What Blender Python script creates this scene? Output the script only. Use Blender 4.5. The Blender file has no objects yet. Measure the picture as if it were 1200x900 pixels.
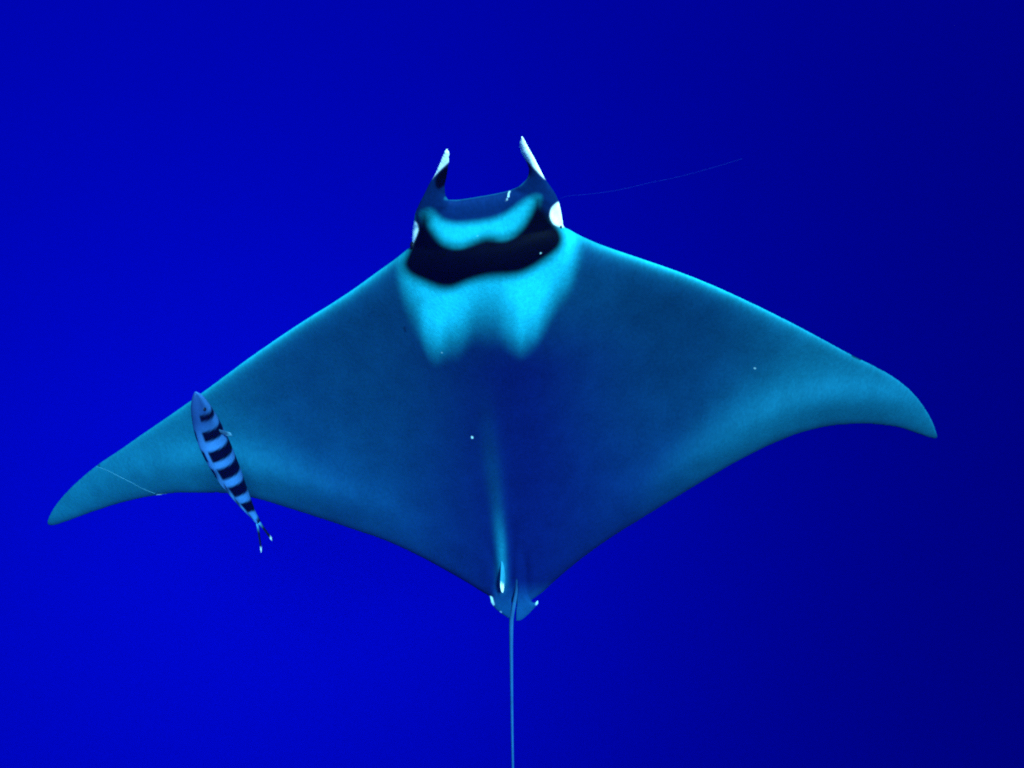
import bpy, math, random
import numpy as np
from mathutils import Vector, Matrix
random.seed(4)
R = math.radians
scene = bpy.context.scene
col = scene.collection

# ------------------------------------------------------------------ camera
F_PX = 800.0                      # focal length in pixels of a 1200 px wide frame
DIST = 0.002309 * F_PX             # camera to the animal, metres
S = DIST / F_PX                    # metres per pixel at that distance
TILT = R(54)                       # 0 = straight down
ROT = Matrix.Rotation(TILT, 3, 'X')
cam_d = bpy.data.cameras.new('camera')
cam_d.sensor_width = 36.0
cam_d.lens = 36.0 * F_PX / 1200.0
cam_d.clip_start = 0.02
cam_d.clip_end = 2000
cam = bpy.data.objects.new('camera', cam_d)
col.objects.link(cam)
cam.location = ROT @ Vector((0, 0, DIST))
cam.rotation_euler = (TILT, 0, 0)
scene.camera = cam

# ------------------------------------------------------------------ sky + sun
ALPHA, BETA = R(26), R(-48)        # sun: off the view axis / towards the left wing
back = ROT @ Vector((0, 0, 1)); up = ROT @ Vector((0, 1, 0)); right = Vector((1, 0, 0))
SUNV = (back * math.cos(ALPHA) + (up * math.cos(BETA) - right * math.sin(BETA)) * math.sin(ALPHA)).normalized()
sun_d = bpy.data.lights.new('sun', 'SUN')
sun_d.energy = 4.0
sun_d.angle = R(12)
sun_d.color = (1.0, 0.97, 0.92)
sun = bpy.data.objects.new('sun', sun_d)
col.objects.link(sun)
sun.location = (0, 0, 30)
sun.rotation_euler = SUNV.to_track_quat('Z', 'Y').to_euler()

world = bpy.data.worlds.new('World')
scene.world = world
world.use_nodes = True
wn = world.node_tree.nodes; wl = world.node_tree.links
wn.clear()
sky = wn.new('ShaderNodeTexSky'); sky.sky_type = 'NISHITA'; sky.sun_disc = False
sky.sun_elevation = math.asin(SUNV.z)
sky.sun_rotation = math.atan2(SUNV.x, SUNV.y)
bg = wn.new('ShaderNodeBackground'); bg.inputs['Strength'].default_value = 0.07
wo = wn.new('ShaderNodeOutputWorld')
wl.new(sky.outputs[0], bg.inputs[0]); wl.new(bg.outputs[0], wo.inputs[0])

scene.view_settings.view_transform = 'Standard'
scene.view_settings.look = 'None'
scene.view_settings.gamma = 1.0
scene.view_settings.use_curve_mapping = False
scene.view_settings.exposure = 2.40
scene.cycles.volume_bounces = 1
scene.cycles.use_denoising = False
scene.cycles.filter_width = 1.9

# ------------------------------------------------------------------ helpers
PITCH = math.tan(R(39))
def P2L(px, py, z):
    """photo pixel + height towards the camera -> local metres"""
    px = np.asarray(px, float); py = np.asarray(py, float)
    z = np.asarray(z, float) + PITCH * (450 - py) * S + 0 * px       # the animal swims nose-up towards the lens
    k = (DIST - z) / DIST * S
    return np.stack([(px - 600) * k, (450 - py) * k, z], -1)

def L2P(v):
    k = DIST / (DIST - v[:, 2]) / S
    return 600 + v[:, 0] * k, 450 - v[:, 1] * k

def smooth(a, b, x):
    t = np.clip((np.asarray(x, float) - a) / (b - a), 0, 1)
    return t * t * (3 - 2 * t)

def pchip(xs, ys, q):
    xs = np.asarray(xs, float); ys = np.asarray(ys, float)
    h = np.diff(xs); d = np.diff(ys) / h
    m = np.zeros(len(xs)); m[0] = d[0]; m[-1] = d[-1]
    for i in range(1, len(xs) - 1):
        if d[i - 1] * d[i] > 0:
            w1 = 2 * h[i] + h[i - 1]; w2 = h[i] + 2 * h[i - 1]
            m[i] = (w1 + w2) / (w1 / d[i - 1] + w2 / d[i])
    q = np.clip(q, xs[0], xs[-1])
    i = np.clip(np.searchsorted(xs, q) - 1, 0, len(xs) - 2)
    t = (q - xs[i]) / h[i]
    return ((2*t**3-3*t**2+1)*ys[i] + (t**3-2*t**2+t)*h[i]*m[i] + (-2*t**3+3*t**2)*ys[i+1] + (t**3-t**2)*h[i]*m[i+1])

def polyline(pts, n):
    pts = np.asarray(pts, float)
    s = np.r_[0, np.cumsum(np.linalg.norm(np.diff(pts, axis=0), axis=1))]; s /= s[-1]
    q = np.linspace(0, 1, n)
    return np.stack([pchip(s, pts[:, k], q) for k in range(pts.shape[1])], -1)

class Shell:
    def __init__(self): self.v = []; self.f = []; self.n = 0
    def add(self, v, f):
        self.v.append(np.asarray(v, float)); self.f += [tuple(i + self.n for i in q) for q in f]; self.n += len(v)
    def slab(self, px, py, zt, zb):
        """closed sheet over a (nu,nv) grid: top and bottom skins joined by a rim"""
        nu, nv = px.shape
        top = P2L(px, py, zt).reshape(-1, 3); bot = P2L(px, py, zb).reshape(-1, 3)
        N = nu * nv; f = []
        for i in range(nu - 1):
            for j in range(nv - 1):
                a, b, c, d = i*nv+j, (i+1)*nv+j, (i+1)*nv+j+1, i*nv+j+1
                f.append((a, d, c, b)); f.append((N+a, N+b, N+c, N+d))
        ring = [i*nv for i in range(nu)] + [(nu-1)*nv+j for j in range(1, nv)] + [i*nv+nv-1 for i in range(nu-2, -1, -1)] + [j for j in range(nv-2, 0, -1)]
        for k in range(len(ring)):
            a, b = ring[k], ring[(k+1) % len(ring)]
            f.append((a, b, N+b, N+a))
        self.add(np.r_[top, bot], f)
    def loft(self, cen, ax_u, ax_v, ns=20):
        """rings around centres (local metres) with two half axes each; pointed caps"""
        m = len(cen); v = []; f = []
        for c, a, b in zip(cen, ax_u, ax_v):
            for k in range(ns):
                t = 2 * math.pi * k / ns
                v.append(np.asarray(c) + np.asarray(a) * math.cos(t) + np.asarray(b) * math.sin(t))
        for i in range(m - 1):
            for k in range(ns):
                k2 = (k + 1) % ns
                f.append((i*ns+k, i*ns+k2, (i+1)*ns+k2, (i+1)*ns+k))
        f.append(tuple(range(ns - 1, -1, -1))); f.append(tuple((m-1)*ns + k for k in range(ns)))
        self.add(v, f)
    def mesh(self, name):
        me = bpy.data.meshes.new(name)
        me.from_pydata(np.concatenate(self.v).tolist(), [], self.f)
        me.validate(); me.update()
        return me

def link(name, me, mat=None, parent=None):
    o = bpy.data.objects.new(name, me); col.objects.link(o)
    if mat: me.materials.append(mat)
    if parent: o.parent = parent
    me.polygons.foreach_set('use_smooth', [True] * len(me.polygons))
    return o

def tag(o, label, cat, group=None):
    o['label'] = label; o['category'] = cat
    if group: o['group'] = group

def empty(name, loc=(0, 0, 0)):
    o = bpy.data.objects.new(name, None); o.empty_display_size = 0.1
    col.objects.link(o); o.location = loc; o.rotation_euler = (TILT, 0, 0)
    return o

def sdf(poly, x, y):
    """signed distance (px) to a polygon, negative inside"""
    P = np.asarray(poly, float); d = np.full(x.shape, 1e9); ins = np.zeros(x.shape, bool)
    for k in range(len(P)):
        a, b = P[k], P[(k + 1) % len(P)]; e = b - a
        t = np.clip(((x - a[0]) * e[0] + (y - a[1]) * e[1]) / (e @ e), 0, 1)
        d = np.minimum(d, np.hypot(x - a[0] - t * e[0], y - a[1] - t * e[1]))
        c = (a[1] > y) != (b[1] > y)
        with np.errstate(divide='ignore', invalid='ignore'):
            xi = a[0] + (y - a[1]) / (b[1] - a[1] if b[1] != a[1] else 1e-9) * e[0]
        ins ^= c & (x < xi)
    return np.where(ins, -d, d)

def closed(poly, m=5):
    P = np.asarray(poly, float); n = len(P); out = []
    for i in range(n):
        p0, p1, p2, p3 = P[i - 1], P[i], P[(i + 1) % n], P[(i + 2) % n]
        for t in np.arange(m) / m:
            out.append(0.5 * (2 * p1 + (p2 - p0) * t + (2 * p0 - 5 * p1 + 4 * p2 - p3) * t ** 2 + (3 * p1 - p0 - 3 * p2 + p3) * t ** 3))
    return np.array(out)

def seg(a, b, x, y):
    a = np.asarray(a, float); e = np.asarray(b, float) - a
    t = np.clip(((x - a[0]) * e[0] + (y - a[1]) * e[1]) / (e @ e), 0, 1)
    return np.hypot(x - a[0] - t * e[0], y - a[1] - t * e[1])

# ------------------------------------------------------------------ materials
def skin_material(name, rough=0.6, mottle=0.22, scale=130.0, stretch=(1.0, 0.5, 1.0), bump=0.10, spec=0.012):
    m = bpy.data.materials.new(name); m.use_nodes = True
    nt = m.node_tree; n = nt.nodes; l = nt.links
    b = n['Principled BSDF']
    at = n.new('ShaderNodeAttribute'); at.attribute_name = 'pigment'
    tc = n.new('ShaderNodeTexCoord'); mp = n.new('ShaderNodeMapping')
    mp.inputs['Scale'].default_value = stretch
    l.new(tc.outputs['Object'], mp.inputs['Vector'])
    n1 = n.new('ShaderNodeTexNoise'); n1.inputs['Scale'].default_value = scale; n1.inputs['Detail'].default_value = 4
    n2 = n.new('ShaderNodeTexNoise'); n2.inputs['Scale'].default_value = scale * 0.12; n2.inputs['Detail'].default_value = 5
    l.new(mp.outputs[0], n1.inputs['Vector']); l.new(mp.outputs[0], n2.inputs['Vector'])
    ad = n.new('ShaderNodeMath'); ad.operation = 'ADD'
    l.new(n1.outputs['Fac'], ad.inputs[0]); l.new(n2.outputs['Fac'], ad.inputs[1])
    mr = n.new('ShaderNodeMapRange')
    mr.inputs['From Min'].default_value = 0.6; mr.inputs['From Max'].default_value = 1.4
    mr.inputs['To Min'].default_value = 1 - mottle; mr.inputs['To Max'].default_value = 1 + mottle
    l.new(ad.outputs[0], mr.inputs['Value'])
    vm = n.new('ShaderNodeVectorMath'); vm.operation = 'SCALE'
    l.new(at.outputs['Color'], vm.inputs[0]); l.new(mr.outputs[0], vm.inputs['Scale'])
    l.new(vm.outputs[0], b.inputs['Base Color'])
    b.inputs['Roughness'].default_value = rough
    b.inputs['Specular IOR Level'].default_value = spec
    bp = n.new('ShaderNodeBump'); bp.inputs['Strength'].default_value = bump; bp.inputs['Distance'].default_value = 0.004
    l.new(n1.outputs['Fac'], bp.inputs['Height']); l.new(bp.outputs[0], b.inputs['Normal'])
    return m

def plain_material(name, color, rough=0.4, spec=0.4):
    m = bpy.data.materials.new(name); m.use_nodes = True
    n = m.node_tree.nodes; l = m.node_tree.links
    b = n['Principled BSDF']
    nz = n.new('ShaderNodeTexNoise'); nz.inputs['Scale'].default_value = 40
    mx = n.new('ShaderNodeMixRGB'); mx.blend_type = 'MIX'
    mx.inputs[1].default_value = (*[c * 0.8 for c in color], 1); mx.inputs[2].default_value = (*color, 1)
    l.new(nz.outputs['Fac'], mx.inputs[0]); l.new(mx.outputs[0], b.inputs['Base Color'])
    b.inputs['Roughness'].default_value = rough; b.inputs['Specular IOR Level'].default_value = spec
    return m

def set_pigment(me, c, k=0.74):
    c = np.asarray(c) * k
    a = me.color_attributes.new('pigment', 'FLOAT_COLOR', 'POINT')
    a.data.foreach_set('color', np.c_[np.clip(c, 0, 1), np.ones(len(c))].astype(np.float32).ravel())

# ------------------------------------------------------------------ the water
def make_water():
    me = bpy.data.meshes.new('haze')
    w, t, d = 800, 10, -400
    v = [(x, y, z) for z in (d, t) for y in (-w, w) for x in (-w, w)]
    me.from_pydata(v, [], [(0, 2, 3, 1), (4, 5, 7, 6), (0, 1, 5, 4), (1, 3, 7, 5), (3, 2, 6, 7), (2, 0, 4, 6)])
    m = bpy.data.materials.new('sea_water'); m.use_nodes = True
    n = m.node_tree.nodes; l = m.node_tree.links; n.clear()
    pv = n.new('ShaderNodeVolumePrincipled')
    pv.inputs['Color'].default_value = (0.0, 0.001, 0.112, 1)
    pv.inputs['Absorption Color'].default_value = (0.0, 0.25, 0.1, 1)
    pv.inputs['Density'].default_value = 0.022
    pv.inputs['Anisotropy'].default_value = -0.48
    va = n.new('ShaderNodeVolumeAbsorption')
    va.inputs['Color'].default_value = (0.0, 0.73, 1.0, 1); va.inputs['Density'].default_value = 0.08
    ad = n.new('ShaderNodeAddShader'); out = n.new('ShaderNodeOutputMaterial')
    l.new(pv.outputs[0], ad.inputs[0]); l.new(va.outputs[0], ad.inputs[1]); l.new(ad.outputs[0], out.inputs['Volume'])
    o = bpy.data.objects.new('haze', me); col.objects.link(o); me.materials.append(m)
    o['kind'] = 'stuff'; o['label'] = 'clear deep blue open sea water all around'
    o['category'] = 'water'
    return o
make_water()

# ------------------------------------------------------------------ the ray
LEAD = [(55,612),(57,606),(60,600),(65,592),(72.5,582.5),(90,564.5),(112,546),(140,527),(165,509.5),(190,492.5),(221,471),(240,457.5),(265,439),(290,420.5),
        (315,403),(340,386),(365,370),(390,354.5),(415,338),(440,320),(465,302),(482,289),(500,281),(572,274),(640,262),(660,266),(680,276),(700,285),
        (720,292.3),(740,299),(760,305.8),(780,312.6),(800,319.8),(820,327.6),(840,336),(860,345),(880,354.3),(920,374),(960,395),(995,414),(1040,437),(1055,447),
        (1067,457),(1082,475),(1092,492),(1097,505),(1099,511)]
TRAIL = [(55,613),(57,615.5),(60,616),(77,611.5),(95,605),(115,598),(147.5,588),(180,581.3),(215,577.5),(250,577.5),(277,580),(302,585),(337.5,595.5),(375,607.5),
         (412,620),(450,633),(487.5,650),(525,670),(550,684.5),(574,699),(590,706),(602,706),(615,706),(632,697),(650,681),(675,660),(712.5,632.5),(750,609),(787.5,586),(825,563.5),
         (862,542),(882,531.5),(907,519.5),(945,505.5),(982,498.3),(1010,496.8),(1045,499.7),(1077,509),(1090,513.3),(1096,514.5),(1099,512.5)]
AX = [(230,572),(400,576),(500,578),(600,588),(720,598)]

def body_surface():
    nu, nv = 460, 90
    th = np.linspace(0, math.pi, nu)
    xs = 55.3 + (1098.7 - 55.3) * (0.72 * (th / math.pi) + 0.28 * 0.5 * (1 - np.cos(th)))
    xs[0], xs[-1] = 55.3, 1098.7
    e = np.linspace(0, 1, nv); t = 0.35 * e + 0.65 * 0.5 * (1 - np.cos(math.pi * e))
    lx, ly = zip(*LEAD); tx, ty = zip(*TRAIL)
    yl = pchip(lx, ly, xs); yt = pchip(tx, ty, xs)
    ch = np.maximum(yt - yl, 0.6)
    X = np.repeat(xs[:, None], nv, 1); T = np.repeat(t[None, :], nu, 0)
    Y = yl[:, None] + ch[:, None] * T; CH = np.repeat(ch[:, None], nv, 1)
    dx = X - 585
    s = np.abs(dx) / 525
    half = 0.0035 + 0.026 * np.clip(1 - s, 0, 1) ** 1.1 + 0.030 * np.exp(-(dx / 120) ** 2)
    half *= smooth(0, 60, CH) * 0.75 + 0.25
    # distance from the leading and trailing edges in px
    dl = T * CH; dt = (1 - T) * CH
    r0 = np.clip(CH * 0.14, 4, 34)
    u = np.clip(dl / r0, 0, 1)
    rise = np.sqrt(np.clip(1 - (1 - u) ** 2, 0, 1))
    fall = 1 - 0.80 * smooth(0.06, 1.0, T)
    tail = np.sqrt(np.clip(1 - (1 - np.clip(dt / 7, 0, 1)) ** 2, 0, 1))
    zc = np.where(dx < 0, -0.075, -0.045) * s ** 2
    # the fin sheet bows: it lifts towards the trailing edge and rolls over at the rim
    wing = smooth(0.14, 0.40, s)
    flick = 0.040 * wing * np.exp(-((dt - 30) / 24) ** 2) * smooth(0, 110, CH)
    lift = -0.012 * wing * smooth(20, 90, dl) * smooth(30, 130, dt)
    edge = np.clip(dl / 40, 0, 1) ** 0.5 * np.clip(dt / 40, 0, 1) ** 0.5
    ay, ax = zip(*AX)
    xc = np.interp(Y, ay, ax)
    Pm = pchip([200,250,300,360,430,520,620,690,730], [.55,.72,.9,1,.93,.72,.46,.28,.1], Y)
    dome = 0.052 * np.exp(-np.abs((X - xc) / 105) ** 2.2) * Pm * edge
    # backbone ridge, body flank ridges and the folds either side of the tail root
    ridge = 0.010 * np.exp(-((X - xc + 1) / 9) ** 2) * smooth(420, 600, Y) * smooth(720, 690, Y)
    ridge += 0.007 * np.exp(-((X - 606 - (Y - 650) * -0.06) / 3.5) ** 2) * smooth(635, 670, Y)
    fold = -0.013 * np.exp(-(seg((573, 630), (584, 700), X, Y) / 4.5) ** 2) * smooth(632, 668, Y)
    fold += -0.013 * np.exp(-(seg((613, 630), (618, 705), X, Y) / 5) ** 2) * smooth(630, 668, Y)
    fold += -0.012 * np.exp(-(seg((600, 600), (598, 700), X, Y) / 6) ** 2) * smooth(590, 640, Y)
    zt = zc + half * rise * fall * tail + flick + lift + dome + (ridge + fold) * edge
    zb = zc - half * (0.55 * rise * fall + 0.05) * tail + flick + lift - 0.4 * dome
    zb = np.minimum(zb, zt - 0.0065 * np.minimum(1, 0.6 + 0.4 * rise * tail))
    return X, Y, zt, zb

def build_ray():
    sh = Shell()
    X, Y, zt, zb = body_surface()
    sh.slab(X, Y, zt, zb)
    # head: mouth line back to the shoulders
    front = polyline([(490,241),(499,237),(510,235.5),(522,234),(535,234),(548,232.5),(560,230.5),(580,227),(597,223),(610,217.5),(622,213),(636,213),(646,220),(655,236)], 70)
    nv = 40; rows = np.linspace(0, 1, nv)
    left = polyline([(490,241),(486.5,250),(484.6,262),(483,276),(482.5,289),(486,330)], nv)
    rightp = polyline([(655,236),(657,247),(658.5,256),(660,264),(661,275),(655,320)], nv)
    us = np.linspace(0, 1, 70)
    us = (us * 0.4 + 0.6 * 0.5 * (1 - np.cos(math.pi * us)))
    s0 = np.linspace(0, 1, 70)
    front = np.stack([np.interp(us, s0, front[:, k]) for k in (0, 1)], -1)
    HX = np.zeros((70, nv)); HY = np.zeros((70, nv))
    for j, v in enumerate(rows):
        straight = left[j] * (1 - us)[:, None] + rightp[j] * us[:, None]
        dev = front - (front[0] * (1 - us)[:, None] + front[-1] * us[:, None])
        p = straight + dev * (1 - v) ** 1.2
        HX[:, j] = p[:, 0]; HY[:, j] = p[:, 1]
    U = np.repeat(us[:, None], nv, 1); V = np.repeat(rows[None, :], 70, 0)
    prof = np.clip(1 - np.abs(2 * U - 1) ** 3.2, 0, 1) ** 0.6
    nose = np.sqrt(np.clip(1 - (1 - np.clip(V / 0.20, 0, 1)) ** 2, 0, 1))
    endf = np.sqrt(np.clip(1 - (np.clip((V - 0.8) / 0.2, 0, 1)) ** 2, 0, 1))
    # the flanks lean outwards to the right, so the right eye patch shows
    hz = (0.026 + 0.052 * smooth(0, 0.9, V)) * prof * nose * endf
    sh.slab(HX, HY, hz + 0.0015, -0.8 * hz - 0.03 * prof * nose * endf - 0.0015)
    # cephalic fins, furled like horns
    for secs in (
        [((484,268),(540,262),.030),((486,252),(535,245),.030),((491.5,238.5),(527,236),.026),((497,228),(522,228),.022),((502.5,216),(521.5,218),.018),((508,207.5),(523.5,209),.015),((513.5,195),(525.5,197),.012),((518.5,182.5),(527,186),.009),((521,176.5),(527,179.5),.007),((523,173.8),(525.5,174.8),.004)],
        [((660,262),(600,256),.034),((657,245),(601,236),.034),((653,231),(602,225),.028),((646,219.5),(609,217.5),.023),((638.5,209),(617.5,209),.019),((632.5,197),(619.5,199),.015),((627,186),(616,189),.012),((621,175),(610,178.5),.010),((616,165.5),(608.3,168),.008),((613,159.5),(609.8,160.6),.004)]):
        A = polyline([(a[0], a[1], b[0], b[1], r) for a, b, r in secs], 40)
        cen, au, av = [], [], []
        for (x0, y0, x1, y1, r), tt in zip(A, np.linspace(0, 1, 40)):
            z = 0.004 + 0.012 * tt
            a = P2L(x0, y0, z); b = P2L(x1, y1, z)
            cen.append((a + b) / 2); au.append((b - a) / 2); av.append(np.array([0, 0, r]))
        sh.loft(cen, au, av, 24)
    # pelvic fins
    for la, lb in (([(596,668),(589,686),(583,697),(578,700.5),(574,699)], [(601,727),(594,723.5),(587,718.5),(580,713),(575,706)]),
                   ([(608,668),(614,690),(620,703),(626,706),(631,702.5)], [(604,728),(610,727),(617,722),(624,715),(631,707)])):
        a = polyline(la, 40); b = polyline(lb, 40); v = np.linspace(0, 1, 22)
        PX = a[:, None, 0] * (1 - v) + b[:, None, 0] * v; PY = a[:, None, 1] * (1 - v) + b[:, None, 1] * v
        uu = np.linspace(0, 1, 40)[:, None]
        pr = np.sqrt(np.clip(1 - (2 * v - 1) ** 2, 0, 1))[None, :] * np.sqrt(np.clip(1 - uu ** 4, 0, 1))
        zz = 0.006 + 0.014 * (1 - uu) + 0 * v
        sh.slab(PX, PY, zz + 0.013 * pr + .002, zz - 0.008 * pr - .002)
    me0 = sh.mesh('ray_shells')
    tmp = bpy.data.objects.new('tmp', me0); col.objects.link(tmp)
    md = tmp.modifiers.new('r', 'REMESH'); md.mode = 'VOXEL'; md.voxel_size = 0.0029; md.use_smooth_shade = True
    sm = tmp.modifiers.new('s', 'SMOOTH'); sm.factor = 0.5; sm.iterations = 7
    dg = bpy.context.evaluated_depsgraph_get(); dg.update()
    me = bpy.data.meshes.new_from_object(tmp.evaluated_get(dg))
    bpy.data.objects.remove(tmp); bpy.data.meshes.remove(me0)
    me.name = 'ray_body'; me.materials.clear()
    nV = len(me.vertices)
    v = np.empty(nV * 3); me.vertices.foreach_get('co', v); v = v.reshape(-1, 3)
    nr = np.empty(nV * 3); me.vertices.foreach_get('normal', nr); nr = nr.reshape(-1, 3)
    x, y = L2P(v)
    # ---- pigment (skin colour, with some light and shade painted in)
    rng = np.random.default_rng(3)
    base = np.array([0.002, 0.036, 0.094]); pale = np.array([0.012, 0.56, 0.70]); white = np.array([0.92, 0.92, 0.92])
    black = np.array([0.0008, 0.001, 0.003]); lip = np.array([0.002, 0.017, 0.082]); deep = np.array([0.001, 0.004, 0.066])
    c = np.repeat(base[None], nV, 0)
    c *= 1 - 0.25 * (np.exp(-((x - 760) / 95) ** 2 - ((y - 430) / 90) ** 2) + 0.5 * np.exp(-((x - 400) / 90) ** 2 - ((y - 470) / 80) ** 2))[:, None]   # mid-wings darkened: shading painted into the skin tone
    def mixin(c, w, k): return c * (1 - w[:, None]) + np.asarray(k) * w[:, None]
    # darker blue along the back, wider to the right
    wd = np.where(x < 590, 95, 135) + np.where(x < 590, 25, 85) * smooth(430, 640, y)
    w = np.exp(-np.abs((x - 592) / wd) ** 2.2) * smooth(330, 440, y)
    c = mixin(c, (0.82 + 0.11 * smooth(540, 640, x)) * w, deep)
    # light on the left of the backbone, painted as a pale streak
    xr = np.interp(y, [420, 500, 600, 640, 700], [566, 571, 583, 587, 589])
    w = np.exp(-((x - xr) / (10 - 4.5 * smooth(520, 650, y))) ** 2) * smooth(430, 640, y) * smooth(705, 680, y)
    c = mixin(c, (0.22 + 0.6 * smooth(585, 650, y)) * w, (0.006, 0.16, 0.24))
    # paler leading margin of the wings with rim glints painted in; paler tips
    ly = pchip(*map(np.array, zip(*LEAD)), x); ty = pchip(*map(np.array, zip(*TRAIL)), x)
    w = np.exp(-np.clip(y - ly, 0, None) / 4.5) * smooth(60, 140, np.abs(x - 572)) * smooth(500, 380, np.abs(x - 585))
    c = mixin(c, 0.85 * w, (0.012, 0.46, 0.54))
    w = smooth(225, 420, np.abs(x - 585) + np.where(x < 585, 62, 85) * smooth(120, 25, ty - y))  # lit band along the trailing margin, painted in with the paler tips
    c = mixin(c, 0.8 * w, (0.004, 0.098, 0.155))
    # shade where the trailing edge rolls over, painted as a dark hem
    w = np.exp(-np.clip(ty - y, 0, None) / np.where(x > 600, 8.5, 6.5))
    c = mixin(c, 0.88 * w, (0.0015, 0.006, 0.03))
    # shoulder patches
    yb = pchip([455,470,490,515,545,572,600,616,640,665,690], [318,352,388,424,408,392,402,414,384,345,300], x)
    yb = yb + 5 * np.sin(x * .06 + y * .04) + 3 * np.sin(x * .19)
    w = (1 - smooth(-66, 16, y - yb)) * smooth(458, 482, x + (y - 330) * 0.03) * smooth(692, 662, x)
    w = np.clip(w * (1 + 0.10 * np.sin(x * .23 + 2 * np.sin(x * .051)) * smooth(330, 400, y)), 0, 1)
    mid = np.exp(-((x - 573) / 34) ** 2)
    c = mixin(c, w * (1 - 0.38 * mid) * np.where(x > 600, 1 - 0.28 * smooth(590, 650, x), 1.0), pale * 1.05)  # right patch dimmed in colour to offset the stronger sun there
    # grey head, pale crescent, black collar
    wh = smooth(285, 262, y + (x - 572) * 0.16) * smooth(480, 489, x) * smooth(662, 655, x)
    c = mixin(c, wh, lip)
    cres = [(492,252),(499,246),(507,247),(521,258),(548,260),(570,258),(592,249),(613,236),(626,229),(634,230),(633,240),(624,262),(600,282),(560,292),(520,290),(503,276)]
    c = mixin(c, 1 - smooth(-8, 5, sdf(closed(cres), x, y) + 0.8 * np.sin(x * .12)), pale * 0.62)
    band = [(497.5,251),(503,268),(516,281),(528,286),(540,288),(553,285),(570,279),(592,277.5),(609,267),(618,254),(624,242),(630,233),(637,244),(648,260),(657,269),(661,281),(655,294),(636,307),
            (613,318.6),(592,323),(570,326),(548,330.5),(527,337),(505,335),(483,325),(473,311),(477,296),(483,283),(492,264)]
    c = mixin(c, 1 - smooth(-7, 11, sdf(closed(band), x, y) + 1.3 * np.sin(x * .09 + y * .06)), black)
    lipline = np.array([(522,232.5),(535,233.5),(548,231.5),(560,229.5),(580,226),(597,222),(610,216),(619,206)])
    dm = np.min([seg(lipline[i], lipline[i + 1], x, y) for i in range(7)], 0)
    c = mixin(c, 0.8 * (1 - smooth(0.8, 3.0, dm)), (0.008, 0.10, 0.17))  # light catching the mouth rim, painted as a thin pale line
    c *= 0.74
    # eye patches and horn tips
    for p, sft in (([(650,240),(656,237),(660,245),(663,264),(656,265),(649,262),(645,254),(646,245)], 1.6),
                   ([(480,262),(487,260),(490,268),(488,276),(482,288),(476,286)], 1.3),
                   ([(505,209),(513,186),(519,170),(525,168),(531,176),(528,187),(520,195.5),(513,202)], 1.2),
                   ([(606,163),(612.5,155),(618,160),(626,174),(634,188),(641,209),(637,208),(629,200),(619,190),(611,180),(605,170)], 1.2)):
        c = mixin(c, 1 - smooth(-sft, sft, sdf(closed(p), x, y)), white)
    c = mixin(c, 1 - smooth(-2, 2, sdf(closed([(526,196),(527,206),(522,216),(514,221.5),(510,216),(511,208),(518,199)]), x, y)), black * 1.5)
    # pale scars and specks
    for a, b, r in (((597,224.5),(595.5,230.5),.8),((595.5,230),(593.2,236),.55),((553,512),(553.5,513),1.0),((518,413),(518.2,413.5),.6),((560,276),(560.3,276),.5),((633,296),(634,296.5),.55),((884,431),(885,432),.55),
                    ((574.5,701),(577,708),2.3),((631,703),(629.5,708),1.8),((586.5,717),(587,717.5),1.0),((184,580),(214,578),.55),((994,415),(1013,425),0.0)):
        if r: c = mixin(c, min(1, r) * (1 - smooth(0.5 * r, 1.5 * r, seg(a, b, x, y))), (0.5, 0.65, 0.65))
    # nicks on the right leading edge, ghostly scratches on the wings
    for a, b, r, k in (((999,417),(1008,421),1.3,.8),((1028,430),(1034,433),1.2,.7),((115,543),(116,546),1.5,.5),((474,384),(475,388),1.6,.5)):
        c = mixin(c, k * (1 - smooth(0.4 * r, 1.6 * r, seg(a, b, x, y))), black)
    # pelvic fins a little bluer
    w = smooth(678, 718, y) * smooth(574, 582, x)
    c = mixin(c, 0.55 * w, (0.005, 0.065, 0.18))
    # white belly
    belly = smooth(-0.35, -0.7, nr[:, 2])
    c = mixin(c, belly, (0.45, 0.5, 0.5))
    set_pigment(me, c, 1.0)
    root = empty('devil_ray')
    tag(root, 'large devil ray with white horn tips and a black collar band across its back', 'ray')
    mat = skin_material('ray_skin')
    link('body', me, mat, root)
    topm = nr[:, 2] > 0.1
    vx, vy, vz = x[topm], y[topm], v[topm, 2] - PITCH * (450 - y[topm]) * S
    def ztop(px, py):
        d = (vx - px) ** 2 + (vy - py) ** 2
        i = np.argsort(d)[:6]
        return float(vz[i].max())
    # ---- tail whip
    tl = Shell()
    path = polyline([(606,660,ztop(606,660) - .012,1.4),(605.5,688,ztop(605.5,688) - .004,2.4),(602,710,ztop(602,710)+.001,3.0),(599.2,728,0.018,3.2),(599,745,0.014,2.9),(599.5,800,0.0,2.35),(601,900,-0.02,1.9),(604,1000,-0.04,1.5),(610,1120,-0.05,1.0),(614,1200,-0.05,.5)], 90)
    cen = P2L(path[:, 0], path[:, 1], path[:, 2])
    tl.loft(cen, [np.array([r * S, 0, 0]) for r in path[:, 3]], [np.array([0, 0, r * S]) for r in path[:, 3]], 14)
    tm = tl.mesh('ray_tail')
    tv = np.array([q.co[:] for q in tm.vertices]); tw = smooth(668, 715, L2P(tv)[1])[:, None]
    set_pigment(tm, np.array([[0.003, 0.022, 0.07]]) * (1 - tw) + np.array([[0.016, 0.085, 0.19]]) * tw)
    link('tail', tm, mat, root)
    # ---- dorsal fin, a thin upright blade leaning to the left
    df = Shell(); rows = 14; nsq = 22
    cen, au, av = [], [], []
    z0 = ztop(588, 665) - 0.012
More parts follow.
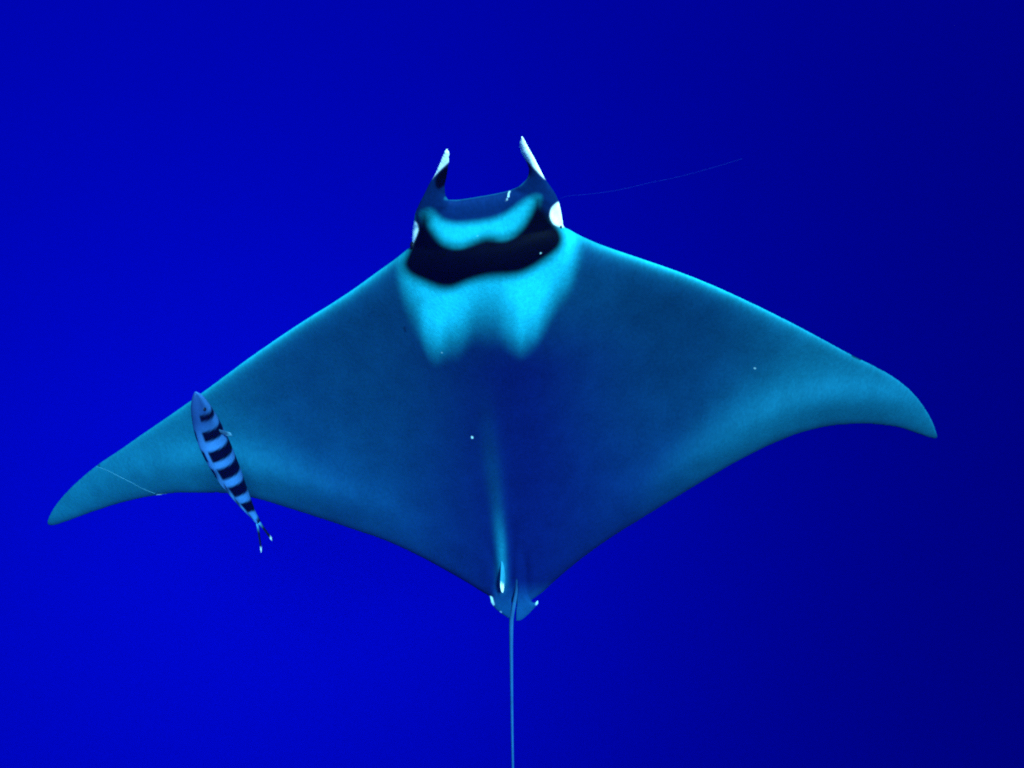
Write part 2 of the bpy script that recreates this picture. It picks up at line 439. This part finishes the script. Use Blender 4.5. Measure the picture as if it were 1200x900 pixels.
    for k in range(rows):
        h = k / (rows - 1)
        y0 = 638 + 42 * h ** 0.9; y1 = 690 + 5 * math.sin(h * 2.2); 
        if h > .85: y0 = y0 + (h - .85) * 40
        xm = 589.5 - 2.0 * h; z = z0 + 0.032 * h
        a = P2L(xm - .6, y0, z); b = P2L(xm + .8, max(y1, y0 + 1.5), z)
        cen.append((a + b) / 2); au.append((b - a) / 2); av.append(np.array([S * (3.3 - 1.3 * h) * (1 if k < rows - 1 else .4), 0, 0]))
    df.loft(cen, au, av, nsq)
    dm = df.mesh('ray_dorsal_fin')
    dv = np.array([q.co[:] for q in dm.vertices]); dxp, dyp = L2P(dv)
    dc = np.repeat(np.array([[0.022, 0.20, 0.30]]), len(dv), 0)
    wt = smooth(683, 687, dyp) * smooth(.014, .022, dv[:, 2] - PITCH * (450 - dyp) * S - z0)
    dc = dc * (1 - wt[:, None]) + 0.9 * wt[:, None]
    set_pigment(dm, dc)
    link('dorsal_fin', dm, mat, root)
    # ---- eyes on the flanks of the head
    em = plain_material('ray_eye', (0.002, 0.003, 0.006), 0.4, 0.03)
    for ex, ey, ez in ((655.5, 266.5, 0.016), (483.5, 287.5, 0.012)):
        es = Shell(); c0 = P2L(ex, ey, ez)
        cen = [c0 + np.array([0, math.cos(a) * 0.009, 0]) for a in np.linspace(0.05, math.pi - .05, 12)]
        rr = [math.sin(a) * 0.006 for a in np.linspace(0.05, math.pi - .05, 12)]
        es.loft(cen, [np.array([r, 0, 0]) for r in rr], [np.array([0, 0, r]) for r in rr], 14)
        link('eye', es.mesh('ray_eye'), em, root)
    return root, ztop

ray, ztop = build_ray()

# ------------------------------------------------------------------ pilot fish
def build_fish():
    root = empty('pilot_fish')
    tag(root, 'black and pale blue banded pilot fish swimming above the wing of the ray', 'fish')
    zf = 0.46
    spine = polyline([(229,460),(236,482),(245.5,507),(255.5,529),(268,554),(281,578),(293,598),(302,611)], 80)
    ss = np.linspace(0, 1, 80)
    cen = P2L(spine[:, 0], spine[:, 1], zf + 0.01 * np.sin(ss * 3))
    k = (DIST - zf) / DIST * S
    wid = pchip([0,.03,.08,.16,.28,.42,.58,.74,.87,.95,1], [1.2,4.6,7.6,10.6,13.6,14.8,13.8,11,7.4,4.4,3.4], ss) * k      # half widths
    hei = pchip([0,.03,.08,.16,.28,.42,.58,.74,.87,.95,1], [1.5,6,10.5,15,19,20.5,18.5,13.5,8,4.8,4.2], ss) * k
    tan = np.gradient(cen, axis=0); tan /= np.linalg.norm(tan, axis=1)[:, None]
    roll = R(9)
    Z = np.array([0, 0, 1.0])
    side = np.cross(tan, Z); side /= np.linalg.norm(side, axis=1)[:, None]       # points towards image left/right
    side *= np.sign(side[:, :1])                                                # +x : image right
    upv = np.cross(side, tan); upv *= np.sign(upv[:, 2:3])
    dors = upv * math.cos(roll) - side * math.sin(roll)                          # back leans to image left
    late = side * math.cos(roll) + upv * math.sin(roll)
    ns = 64
    sh = Shell(); v = []; f = []; S_ = []; TH = []
    for i in range(80):
        for q in range(ns):
            t = 2 * math.pi * q / ns
            ct, st = math.cos(t), math.sin(t)
            e = 0.92
            v.append(cen[i] + late[i] * wid[i] * math.copysign(abs(ct) ** e, ct) + dors[i] * hei[i] * math.copysign(abs(st) ** e, st)); S_.append(ss[i]); TH.append(t)
    for i in range(79):
        for q in range(ns):
            q2 = (q + 1) % ns
            f.append((i*ns+q, (i+1)*ns+q, (i+1)*ns+q2, i*ns+q2))
    f.append(tuple(range(ns))); f.append(tuple(79*ns + q for q in range(ns - 1, -1, -1)))
    sh.add(v, f)
    me = sh.mesh('fish_body')
    S_ = np.array(S_); TH = np.array(TH)
    off = np.abs(np.angle(np.exp(1j * (TH - math.pi / 2))))      # angle from the back midline
    pale = np.array([0.038, 0.14, 0.37]); dark = np.array([0.001, 0.0015, 0.006]); top = np.array([0.010, 0.036, 0.125])
    c = np.repeat(pale[None], len(S_), 0)
    wtop = smooth(0.36, 0.14, S_) * smooth(2.2, 1.2, off)
    c = c * (1 - wtop[:, None]) + top * wtop[:, None]
    wob = 0.006 * np.sin(3 * TH) - 0.014 * np.cos(2 * TH)
    w = np.zeros(len(S_))
    for ctr, hw, o0 in ((.145, .022, .55), (.262, .036, .30), (.405, .043, .15), (.545, .047, .10), (.70, .048, .08), (.855, .047, .07)):
        b = 1 - smooth(hw - .010, hw + .008, np.abs(S_ + wob - ctr))
        b *= smooth(o0 - .07, o0 + .07, off) * smooth(2.75, 2.3, off)
        w = np.maximum(w, b)
    w = np.maximum(w, 0.95 * smooth(.955, .985, S_) * smooth(.35, .6, off))
    c = c * (1 - w[:, None]) + dark * w[:, None]
    wb = smooth(2.1, 2.8, off); c = c * (1 - wb[:, None]) + np.array([.06, .18, .40]) * wb[:, None]
    set_pigment(me, c)
    mat = skin_material('fish_skin', rough=0.35, mottle=0.12, scale=140, bump=0.05, spec=0.03, stretch=(1, 1, 1))
    link('body', me, mat, root)
    finm = skin_material('fish_fin', rough=0.4, mottle=0.15, scale=120, bump=0.1)
    def fin(name, base_pts, tip_pts, thick, colf):
        """blade between a root polyline and an outer polyline (local metres)"""
        a = polyline(base_pts, 16); b = polyline(tip_pts, 16); vv = np.linspace(0, 1, 10)
        nrm = np.cross(a[-1] - a[0], b[8] - a[8]); nrm /= np.linalg.norm(nrm)
        G = a[:, None] * (1 - vv)[None, :, None] + b[:, None] * vv[None, :, None]
        u = np.linspace(0, 1, 16)
        pr = (thick * (1 - 0.8 * vv)[None, :] * (0.25 + 0.75 * np.sqrt(np.clip(1 - (2 * u - 1) ** 2, 0, 1)))[:, None])[..., None]
        s = Shell(); nu, nv = 16, 10; N = nu * nv; f = []
        for i in range(nu - 1):
            for j in range(nv - 1):
                p, q, r_, t_ = i*nv+j, (i+1)*nv+j, (i+1)*nv+j+1, i*nv+j+1
                f.append((p, q, r_, t_)); f.append((N+p, N+t_, N+r_, N+q))
        ring = [i*nv for i in range(nu)] + [(nu-1)*nv+j for j in range(1, nv)] + [i*nv+nv-1 for i in range(nu-2, -1, -1)] + [j for j in range(nv-2, 0, -1)]
        for q in range(len(ring)):
            p, r_ = ring[q], ring[(q+1) % len(ring)]
            f.append((p, N+p, N+r_, r_))
        s.add(np.r_[(G + nrm * pr).reshape(-1, 3), (G - nrm * pr).reshape(-1, 3)], f)
        m = s.mesh(name)
        VV = np.tile(np.tile(vv, nu), 2); UU = np.tile(np.repeat(u, nv), 2)
        set_pigment(m, colf(UU, VV)); link(name, m, finm, root)
    at = lambda s: min(79, max(0, int(round(s * 79))))
    def B(s, a, h): i = at(s); return cen[i] + late[i] * wid[i] * a + dors[i] * hei[i] * h
    mixc = lambda a, b, w: np.asarray(a) * (1 - w[:, None]) + np.asarray(b) * w[:, None]
    # long low second dorsal fin and matching anal fin
    fin('dorsal_fin', [B(s, 0, .93) for s in np.linspace(.46, .93, 8)], [B(s + .035, 0, 1.0) + dors[at(s)] * k * hh for s, hh in zip(np.linspace(.46, .93, 8), (1, 5, 4.2, 3.4, 3, 2.6, 2.2, 1))], 0.0012,
        lambda u, w: mixc(np.array([.03, .11, .28]), (.004, .006, .02), smooth(.4, .8, np.sin(u * 22) * .5 + .5) * .8))
    fin('anal_fin', [B(s, 0, -.93) for s in np.linspace(.60, .93, 8)], [B(s + .035, 0, -1.0) - dors[at(s)] * k * hh for s, hh in zip(np.linspace(.60, .93, 8), (2, 7.5, 6, 4.6, 3.6, 3, 2.4, 1.5))], 0.0012,
        lambda u, w: mixc(np.array([.03, .11, .28]), (.004, .006, .02), smooth(.4, .8, np.sin(u * 18) * .5 + .5) * .8))
    # pectoral fins spread to both sides, dark with pale tips
    for sgn in (1, -1):
        i = at(.275); r0 = cen[i] + late[i] * wid[i] * .86 * sgn - dors[i] * hei[i] * .10
        t = tan[i]; o = side[i] * sgn
        ln = 17 if sgn > 0 else 9
        base = [r0 - t * k * 2.6, r0, r0 + t * k * 2.6]
        tip = [r0 + (o * .86 + t * .30) * ln * k - t * k * 1.2, r0 + (o * .82 + t * .50) * (ln + 1.5) * k, r0 + (o * .62 + t * .74) * ln * .82 * k]
        fin('pectoral_fin', base, tip, 0.0012, lambda u, w: mixc(np.array([.02, .06, .12]), (.08, .22, .34), smooth(.62, .95, w)))
    # forked tail: two lobes, white tips
    e = cen[79]; t = tan[79]
    tipU = P2L(306.5, 646.5, zf + .035); tipL = P2L(319, 632.5, zf - .03)
    for tip, hs in ((tipU, 1), (tipL, -1)):
        d = tip - e; d0 = d / np.linalg.norm(d)
        wv = np.cross(d0, late[79]); wv /= np.linalg.norm(wv)
        if np.dot(wv, dors[79]) * hs < 0: wv = -wv
        base = [e - t * k * 3 + dors[79] * hs * k * 3.6, e + d * .05 + dors[79] * hs * k * 1.6, e + d * .02 - dors[79] * hs * k * 1.4]
        tipp = [tip + wv * k * 2.2, tip + d0 * k * 1.2, tip - wv * k * 2.2]
        # swell of the lobe is given by the root chord
        fin('tail_lobe', base, tipp, 0.0016, lambda u, w: mixc(mixc(np.array([.05, .20, .40]), (.004, .006, .018), smooth(.12, .30, w)), (.75, .85, .85), smooth(.80, .90, w)))
    # eyes
    em = plain_material('fish_eye', (0.004, 0.005, 0.010), 0.3, 0.05)
    for sgn in (1, -1):
        i = at(.095); c0 = cen[i] + late[i] * wid[i] * .84 * sgn + dors[i] * hei[i] * .22
        es = Shell(); aa = np.linspace(.05, math.pi - .05, 10); r = 2.6 * k
        es.loft([c0 + tan[i] * math.cos(a) * r for a in aa], [late[i] * math.sin(a) * r for a in aa], [dors[i] * math.sin(a) * r for a in aa], 12)
        link('eye', es.mesh('fish_eye'), em, root)
    return root
build_fish()

# ------------------------------------------------------------------ strands of fishing line
def line_material():
    m = plain_material('fishing_line', (0.06, 0.20, 0.28), 0.35, 0.1)
    return m
lm = line_material()
faint = plain_material('clear_line', (0.006, 0.025, 0.16), 0.5, 0.02)
def strand(pts, r, label, lm=lm):
    p = polyline(pts, 90)
    c = P2L(p[:, 0], p[:, 1], p[:, 2])
    s = Shell()
    tan = np.gradient(c, axis=0); tan /= np.linalg.norm(tan, axis=1)[:, None]
    sd = np.cross(tan, np.array([0, 0, 1.0])); sd /= np.linalg.norm(sd, axis=1)[:, None]
    u = np.cross(sd, tan)
    s.loft(c, list(sd * r), list(u * r), 8)
    o = link('fishing_line', s.mesh('fishing_line'), lm)
    o.rotation_euler = (TILT, 0, 0)
    tag(o, label, 'fishing line', 'strands of fishing line on the ray')
wl_pts = [(px, py, ztop(px, py) + .0008) for px, py in ((113,546.5),(125,551),(140,558.5),(155,566),(168,573),(182,578.5))]
strand(wl_pts, 0.00035, 'thin fishing line drawn tight across the tip of the wing')
strand([(656,233,.004),(664,230,.004),(690,227.5,.0),(720,223.5,-.01),(760,214.5,-.03),(800,206,-.05),(840,195,-.07),(870,186,-.09)], 0.00012, 'hair-thin loose fishing line trailing from the side of the head', faint)
